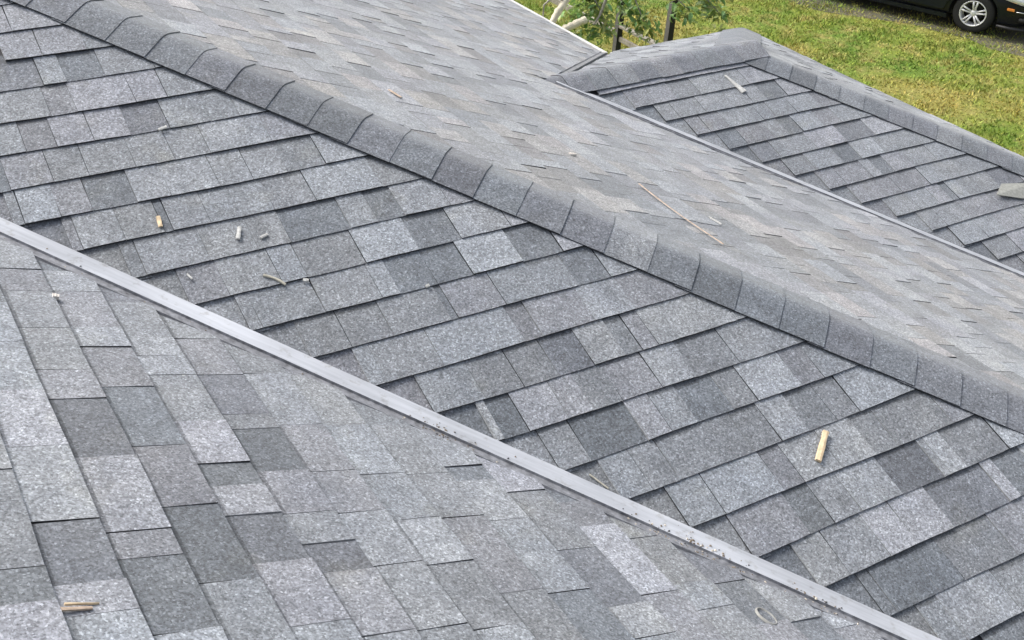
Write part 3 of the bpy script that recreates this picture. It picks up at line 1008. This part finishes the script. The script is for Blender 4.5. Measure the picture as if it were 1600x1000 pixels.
def lathe(prof, ax, yc, n=40, sgn=1):
    V, Fc = [], []
    for k in range(n):
        th = 2*math.pi*k/n
        for rr_, yy in prof:
            V.append((ax+rr_*math.cos(th), yc+sgn*yy, 0.315+rr_*math.sin(th)))
    m_ = len(prof)
    for k in range(n):
        for i in range(m_-1):
            Fc.append((k*m_+i, ((k+1) % n)*m_+i, ((k+1) % n)*m_+i+1, k*m_+i+1))
    return V, Fc
for ax in AX:
    for sgn in (-1, 1):
        wh = empty('wheel', (0, 0, 0)); wh.parent = car
        yc = sgn*0.76
        v, f = lathe([(0.20, -0.1), (0.25, -0.105), (0.295, -0.10), (0.313, -0.075), (0.315, 0), (0.313, 0.075), (0.298, 0.098), (0.255, 0.108), (0.204, 0.102)], ax, yc, sgn=sgn)
        car_part('tyre', v, f, M_TYRE, parent=wh, smooth=True)
        v, f = lathe([(0.206, 0.08), (0.207, 0.102), (0.198, 0.107), (0.187, 0.096), (0.180, 0.05), (0.178, -0.05)], ax, yc, sgn=sgn)
        parts = [(v, f)]
        parts.append(lathe([(0.001, 0.088), (0.03, 0.088), (0.052, 0.076), (0.056, 0.03)], ax, yc, 24, sgn))
        for k in range(5):
            th = 2*math.pi*k/5 + math.pi/2
            for s_ in (-1, 1):
                a0, a1 = th+s_*0.30, th+s_*0.165
                p0 = (ax+0.040*math.cos(a0), yc+sgn*0.066, 0.315+0.040*math.sin(a0))
                p1 = (ax+0.12*math.cos(th+s_*0.19), yc+sgn*0.084, 0.315+0.12*math.sin(th+s_*0.19))
                p2 = (ax+0.190*math.cos(a1), yc+sgn*0.088, 0.315+0.190*math.sin(a1))
                parts.append(tube([p0, p1, p2], [0.017, 0.0145, 0.017], 6))
        v, f = merge(parts)
        car_part('rim', v, f, M_ALLOY, parent=wh, smooth=True)
        v, f = lathe([(0.001, -0.02), (0.13, -0.02), (0.14, -0.05)], ax, yc, 24, sgn)
        car_part('brake_disc', v, f, M_TRIM, parent=wh)

# ------------------------------------------------------------------ fence
M_POST = plain('black_post_paint', (0.008, 0.008, 0.008), 0.7, var=0.3, scale=20)
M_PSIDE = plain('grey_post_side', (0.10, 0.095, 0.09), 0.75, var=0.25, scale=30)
M_RAIL = plain('weathered_rail_wood', (0.24, 0.22, 0.18), 0.85, var=0.35, scale=25, bump=0.002)
XFN = 8.0
fence = tag(empty('fence', (XFN, 9.6, GROUND)), 'fence of two black posts joined by weathered wooden rails beyond the eave', 'fence')
for yv, top in ((10.12, -3.12), (9.05, -2.55)):
    V, Fc = boxv(XFN-0.045, XFN+0.045, yv-0.045, yv+0.045, GROUND-0.1, top)
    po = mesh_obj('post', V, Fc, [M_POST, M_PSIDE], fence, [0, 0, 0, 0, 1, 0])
    bv = po.modifiers.new('edge', 'BEVEL'); bv.width = 0.006; bv.segments = 1
    V, Fc = boxv(XFN-0.055, XFN+0.055, yv-0.055, yv+0.055, top+0.001, top+0.025)
    mesh_obj('post_cap', V, Fc, M_POST, fence)
for y0, y1, z, hx, hz in ((9.10, 10.07, -3.67, 0.05, 0.018), (9.10, 10.07, -3.86, 0.02, 0.035), (10.17, 12.6, -3.80, 0.022, 0.045)):
    V, Fc = boxv(XFN-hx, XFN+hx, y0, y1, z-hz, z+hz)
    ro = mesh_obj('rail', V, Fc, M_RAIL, fence)
    bv = ro.modifiers.new('edge', 'BEVEL'); bv.width = 0.004; bv.segments = 1
# ------------------------------------------------------------------ tree
M_BARK = plain('pale_bark', (0.68, 0.62, 0.48), 0.8, var=0.2, scale=18, bump=0.004)
M_BARK2 = plain('grey_bark', (0.33, 0.31, 0.27), 0.85, var=0.35, scale=30, bump=0.004)
M_CUT = plain('sawn_wood', (0.62, 0.50, 0.30), 0.7, var=0.15, scale=50)
def leaf_mat():
    m, nt, b = mat('leaf')
    at_ = node(nt, 'ShaderNodeAttribute', attribute_name='tint')
    c = mul(nt, at_.outputs['Color'], ramp(nt, noise(nt, 30, 3), [(0.3, 0.8), (0.7, 1.2)]))
    nt.links.new(c, b.inputs['Base Color'])
    b.inputs['Roughness'].default_value = 0.5
    tr = nt.nodes.new('ShaderNodeBsdfTranslucent')
    nt.links.new(c, tr.inputs['Color'])
    mx = nt.nodes.new('ShaderNodeMixShader'); mx.inputs[0].default_value = 0.3
    nt.links.new(b.outputs[0], mx.inputs[1]); nt.links.new(tr.outputs[0], mx.inputs[2])
    nt.links.new(mx.outputs[0], nt.nodes['Material Output'].inputs['Surface'])
    return m
def rough_tube(path, radii, n=10, seed=1, amp=0.14):
    rr_ = random.Random(seed)
    P_, R_ = [], []
    for i in range(len(path)-1):
        for k in range(4):
            f_ = k/4
            P_.append(Vector(path[i]).lerp(Vector(path[i+1]), f_) + Vector([rr_.gauss(0, radii[i]*0.07) for _ in range(3)]))
            R_.append((radii[i]+(radii[i+1]-radii[i])*f_)*rr_.uniform(1-amp, 1+amp))
    P_.append(Vector(path[-1])); R_.append(radii[-1])
    return tube(P_, R_, n)
tree = tag(empty('tree', (4.42, 7.0, GROUND)), 'small tree with pale limbs and drooping green leaves behind the eave', 'tree')
v, f = rough_tube([(4.42, 7.0, GROUND-0.1), (4.45, 7.02, -3.6), (4.50, 7.04, -2.9), (4.581, 7.061, -2.36)], [0.10, 0.075, 0.06, 0.05], 12)
mesh_obj('trunk', v, f, M_BARK, tree, smooth=True)
v, f = rough_tube([(4.56, 7.055, -2.42), (4.674, 7.101, -2.199), (4.759, 7.124, -2.093), (4.855, 7.141, -1.986), (4.93, 7.18, -1.87), (5.02, 7.24, -1.70)], [0.046, 0.036, 0.040, 0.036, 0.036, 0.03], 10)
mesh_obj('limb', v, f, M_BARK, tree, smooth=True)
v, f = rough_tube([(4.50, 7.03, -2.50), (4.66, 7.01, -2.32), (4.79, 7.005, -2.245), (4.89, 6.985, -2.20), (4.998, 6.95, -2.158)], [0.046, 0.045, 0.042, 0.038, 0.041], 12)
co_ = mesh_obj('cut_limb', v, f, [M_BARK, M_CUT], tree, smooth=False)
fm = [0]*len(co_.data.polygons); fm[-1] = 1
co_.data.polygons.foreach_set('material_index', fm)
co_['label'] = 'sawn-off pale limb stub'
BR = [[(4.99, 7.22, -1.75), (5.2, 7.35, -1.85), (5.40, 7.36, -2.12), (5.47, 7.25, -2.3)],
      [(5.02, 7.24, -1.70), (5.45, 7.3, -1.82), (5.75, 7.2, -2.0), (5.85, 7.0, -2.36)],
      [(5.02, 7.24, -1.70), (5.7, 7.2, -1.75), (6.1, 6.98, -2.0), (6.3, 6.86, -2.2)],
      [(5.7, 7.2, -1.75), (6.2, 6.95, -1.85), (6.5, 6.8, -2.1), (6.62, 6.68, -2.25)],
      [(4.85, 7.14, -1.98), (4.74, 7.2, -1.95), (4.66, 7.25, -2.05), (4.64, 7.22, -2.2)],
      [(5.30, 7.1, -1.7), (5.42, 7.18, -2.04), (5.38, 7.2, -2.22), (5.30, 7.2, -2.34)]]
for i, b_ in enumerate(BR):
    r_ = [0.022, 0.016, 0.010, 0.005] if i < 5 else [0.022, 0.020, 0.016, 0.008]
    v, f = rough_tube(b_, r_, 8)
    mesh_obj('branch', v, f, M_BARK2, tree, smooth=True)
CL = [[5.213, 7.421, -2.262], [5.348, 7.381, -2.21], [5.458, 7.369, -2.134], [5.475, 7.242, -2.314], [5.754, 7.181, -2.173], [5.814, 7.063, -2.303], [5.854, 6.983, -2.392], [6.216, 6.935, -2.159], [6.315, 6.851, -2.204], [6.498, 6.797, -2.132], [6.596, 6.679, -2.231], [5.353, 7.229, -2.438], [5.719, 7.27, -2.066], [5.3, 7.4, -2.0], [5.9, 7.1, -1.95], [6.4, 6.9, -1.9], [5.2, 7.35, -2.40]]
lr = random.Random(17)
V, Fc, T = [], [], []
for c in CL:
    for q in range(lr.randint(40, 58)):
        p = Vector(c) + Vector((lr.gauss(0, 0.07), lr.gauss(0, 0.075), lr.gauss(0, 0.055)))
        L = lr.uniform(0.07, 0.14); wd = L*lr.uniform(0.28, 0.42)
        th = lr.uniform(0, 2*math.pi); dr = lr.uniform(-1.0, 0.15)
        d = Vector((math.cos(th)*math.cos(dr), math.sin(th)*math.cos(dr), math.sin(dr)))
        s_ = d.cross(Vector((lr.gauss(0, 0.5), lr.gauss(0, 0.5), 1))).normalized()
        nrm = s_.cross(d).normalized()
        n = len(V)
        for t, wv, hz in ((0, 0.02, 0), (0.3, 0.85, 0.10), (0.6, 1.0, 0.12), (0.85, 0.55, 0.03), (1.0, 0.02, -0.12)):
            m_ = p + d*(L*t) + nrm*(L*hz)
            V += [m_ - s_*wd*wv*0.5 + nrm*wd*0.12*wv, m_, m_ + s_*wd*wv*0.5 + nrm*wd*0.12*wv]
        for t in range(4):
            for k in (0, 1):
                Fc.append((n+t*3+k, n+t*3+k+1, n+t*3+3+k+1, n+t*3+3+k))
        g_ = lr.uniform(0.6, 1.45)
        col = (0.20*g_*lr.uniform(0.8, 1.5), 0.32*g_, 0.08*g_*lr.uniform(0.8, 1.6), 1)
        T += [col]*8
mesh_obj('crown', V, Fc, leaf_mat(), tree, tint=T)

# ------------------------------------------------------------------ loose things on the roof
M_STICK = plain('fresh_wood', (0.58, 0.45, 0.29), 0.75, var=0.3, scale=40, bump=0.001)
M_SPLINT = plain('splintered_wood', (0.44, 0.34, 0.26), 0.85, var=0.35, scale=50, bump=0.001)
M_SCRAP = plain('white_scrap', (0.46, 0.46, 0.44), 0.75, var=0.3, scale=90)
M_TWIG = plain('dry_twig', (0.42, 0.40, 0.33), 0.85, var=0.3, scale=80)
M_STONE = plain('pale_pebble', (0.62, 0.57, 0.52), 0.8, var=0.2, scale=80)
M_GLUE = plain('dried_adhesive', (0.25, 0.25, 0.235), 0.8, var=0.3)
def lying(name, key, a, b, w, th, m, label, cat, taper=1.0, seed=1, lift=0.001, bend=0.0, group=None, seg=4, rot=0.0):
    """a rough strip of material lying on a slope, from a to b (plan x, y)"""
    sl = SL[key]; rr = random.Random(seed)
    A_, B_ = sl.pt(*a), sl.pt(*b)
    d = (B_-A_).normalized(); s_ = sl.n.cross(d).normalized()
    V, Fc = [], []
    for i in range(seg+1):
        t = i/seg
        p = A_.lerp(B_, t) + s_*bend*math.sin(math.pi*t)
        ww = w*(1+(taper-1)*t)*rr.uniform(0.88, 1.12)
        hh = th*rr.uniform(0.85, 1.15)
        for sx, hz in ((-0.5, 0), (0.5, 0), (0.46, 0.85), (0.1, 1.0), (-0.44, 0.8)):
            V.append(p + s_*(sx*ww) + sl.n*(lift-0.002+hz*hh))
    for i in range(seg):
        for k in range(5):
            Fc.append((i*5+k, i*5+(k+1) % 5, (i+1)*5+(k+1) % 5, (i+1)*5+k))
    Fc.append((4, 3, 2, 1, 0)); Fc.append(tuple(seg*5+k for k in range(5)))
    o = mesh_obj(name, V, Fc, m)
    bm = bmesh.new(); bm.from_mesh(o.data); bmesh.ops.recalc_face_normals(bm, faces=bm.faces); bm.to_mesh(o.data); bm.free()
    return tag(o, label, cat, group)
lying('wood_stick', 'B', (0.178, -0.815), (0.085, -0.884), 0.018, 0.010, M_STICK, 'short tan wooden stick lying on the wide slope, lower right', 'stick', seed=2)
lying('wood_chip', 'B', (-1.488, 0.464), (-1.493, 0.425), 0.014, 0.006, M_STICK, 'small orange-tan wood chip on the wide slope, far left', 'wood chip', seed=3)
lying('scrap', 'B', (-1.261, 0.364), (-1.283, 0.322), 0.013, 0.006, M_SCRAP, 'bright white scrap on the wide slope, largest of the white bits', 'scrap', seed=4)
lying('scrap', 'B', (-1.214, 0.308), (-1.187, 0.316), 0.009, 0.005, M_SCRAP, 'thin white scrap just right of the largest white bit', 'scrap', seed=5)
lying('twig', 'B', (-1.26, 0.176), (-1.208, 0.126), 0.007, 0.006, M_TWIG, 'dry bent twig on the wide slope above the valley', 'twig', seed=6, bend=0.006)
lying('scrap', 'B', (-1.150, 0.128), (-1.134, 0.122), 0.010, 0.006, M_SCRAP, 'tiny white crumb just right of the dry twig', 'scrap', seed=7)
lying('scrap', 'B', (-0.789, 0.002), (-0.777, 0.004), 0.010, 0.006, M_SCRAP, 'tiny white crumb on the wide slope, nearest the picture centre', 'scrap', seed=9)
lying('scrap', 'B', (-1.477, 0.241), (-1.468, 0.220), 0.006, 0.004, M_SCRAP, 'thin white flake between the wood chip and the valley metal', 'scrap', seed=12)
lying('scrap', 'B', (-1.370, 0.797), (-1.340, 0.805), 0.010, 0.005, M_SCRAP, 'white flake on a shingle edge, upper left below the hip cap', 'scrap', seed=13, lift=0.003)
lying('straw', 'B', (-0.624, -0.693), (-0.594, -0.747), 0.004, 0.003, M_TWIG, 'thin pale straw beside the valley metal, lower centre', 'straw', seed=14, lift=-0.006)
lying('wood_splinter', 'A', (-2.164, -1.119), (-2.105, -1.121), 0.009, 0.004, M_SPLINT, 'flat tan wood splinter on the near slope, bottom left corner', 'wood splinter', taper=0.6, seed=15)
lying('wood_splinter', 'A', (-2.15, -1.107), (-2.09, -1.110), 0.005, 0.004, M_STICK, 'narrow yellow sliver lying against the bottom left splinter', 'wood splinter', taper=0.3, seed=35)
lying('scrap', 'A', (-1.665, -0.282), (-1.629, -0.281), 0.006, 0.003, M_SCRAP, 'white sliver on a shingle edge of the near slope', 'scrap', seed=16)
lying('pebble', 'A', (-1.898, 0.092), (-1.882, 0.090), 0.016, 0.011, M_STONE, 'pale pebble on the near slope below the valley metal, left edge', 'pebble', seed=17)
lying('wood_splinter', 'C', (0.581, 0.662), (0.536, 0.094), 0.009, 0.0025, M_SPLINT, 'long thin orange splinter on the pale slope behind the hip cap', 'wood splinter', taper=0.6, seed=18, bend=-0.02, seg=7, lift=0.004)
lying('wood_splinter', 'C', (-0.28, 1.253), (-0.262, 1.18), 0.014, 0.004, M_SPLINT, 'short orange splinter on the pale slope, upper middle', 'wood splinter', seed=19)
lying('scrap', 'C', (0.398, 0.907), (0.440, 0.918), 0.012, 0.004, M_STONE, 'small cream scrap on the pale slope above the long splinter', 'scrap', seed=20)
lying('scrap', 'C', (0.746, 0.401), (0.758, 0.340), 0.008, 0.005, M_SCRAP, 'thin white sliver on the pale slope just right of the long splinter', 'scrap', seed=21)
lying('wood_shim', 'D', (2.478, 2.225), (2.515, 2.083), 0.012, 0.007, M_SCRAP, 'pale tapered wood shim on the far slope under the ridge', 'wood shim', taper=3.2, seed=22)
# torn triangular shingle scrap
sl = SL['D']
tri = [(3.556, 1.024), (3.735, 0.955), (3.90, 1.03), (3.668, 1.085)]
V = [sl.pt(x, y, h+(0.003 if i % 2 else 0.010)) for h in (0.0, 0.004) for i, (x, y) in enumerate(tri)]
tag(mesh_obj('shingle_scrap', V, [(3, 2, 1, 0), (4, 5, 6, 7), (0, 1, 5, 4), (1, 2, 6, 5), (2, 3, 7, 6), (3, 0, 4, 7)], plain('shingle_scrap_back', (0.27, 0.275, 0.25), 0.85, var=0.2, scale=60)), 'loose pale triangular offcut on the far slope at the right edge', 'offcut')
# ring of dried adhesive
c = Vector((-0.483, -1.281, 0)); V, Fc = [], []
sl = SL['A']
for i in range(28):
    th = 2*math.pi*i/28
    for q, h in ((0.0215, -0.004), (0.0235, 0.0020), (0.0255, 0.0018), (0.0275, -0.004)):
        V.append(sl.pt(c.x+q*0.85*math.cos(th)*rng.uniform(0.97, 1.03), c.y+q*1.25*math.sin(th), h))
for i in range(28):
    for q in range(3):
        Fc.append((i*4+q, ((i+1) % 28)*4+q, ((i+1) % 28)*4+q+1, i*4+q+1))
tag(mesh_obj('adhesive_ring', V, Fc, M_GLUE, smooth=True), 'pale dried ring mark on the near slope, bottom right', 'ring mark')
# grit collected in the near valley
V, Fc, T = [], [], []
gr2 = random.Random(77)
for i in range(330):
    u = gr2.choice((gr2.gauss(1.36, 0.09), gr2.gauss(1.34, 0.08), gr2.gauss(1.72, 0.06), gr2.gauss(0.62, 0.05), gr2.uniform(-1.9, 1.3)))
    a = gr2.gauss(0.096, 0.014) if gr2.random() < 0.85 else gr2.uniform(0.03, 0.15)
    h = -0.008 if a > 0.088 else 0.010-(a-0.016)*0.122
    p = Vector((-W, 0, 0)) + G*u + dA*a + SL['A'].n*h
    s_ = gr2.uniform(0.0015, 0.0045)
    n = len(V)
    for k in range(4):
        V.append(p + Vector((math.cos(k*1.6)*s_*gr2.uniform(0.6, 1.4), math.sin(k*1.6)*s_*gr2.uniform(0.6, 1.4), gr2.uniform(0, s_*0.4))))
    V.append(p + Vector((0, 0, s_)))
    for k in range(4):
        Fc.append((n+k, n+(k+1) % 4, n+4))
    g_ = gr2.choice(((0.16, 0.13, 0.10), (0.24, 0.20, 0.15), (0.55, 0.5, 0.42), (0.10, 0.10, 0.10)))
    T += [(*g_, 1)]*4
mg, nt, b = mat('grit')
ag = node(nt, 'ShaderNodeAttribute', attribute_name='tint')
nt.links.new(mul(nt, ag.outputs['Color'], ramp(nt, noise(nt, 300, 2), [(0.3, 0.8), (0.7, 1.2)])), b.inputs['Base Color'])
b.inputs['Roughness'].default_value = 0.9
tag(mesh_obj('grit', V, Fc, mg, tint=T), 'brown and pale grit caught in the near valley groove', 'grit', kind='stuff')
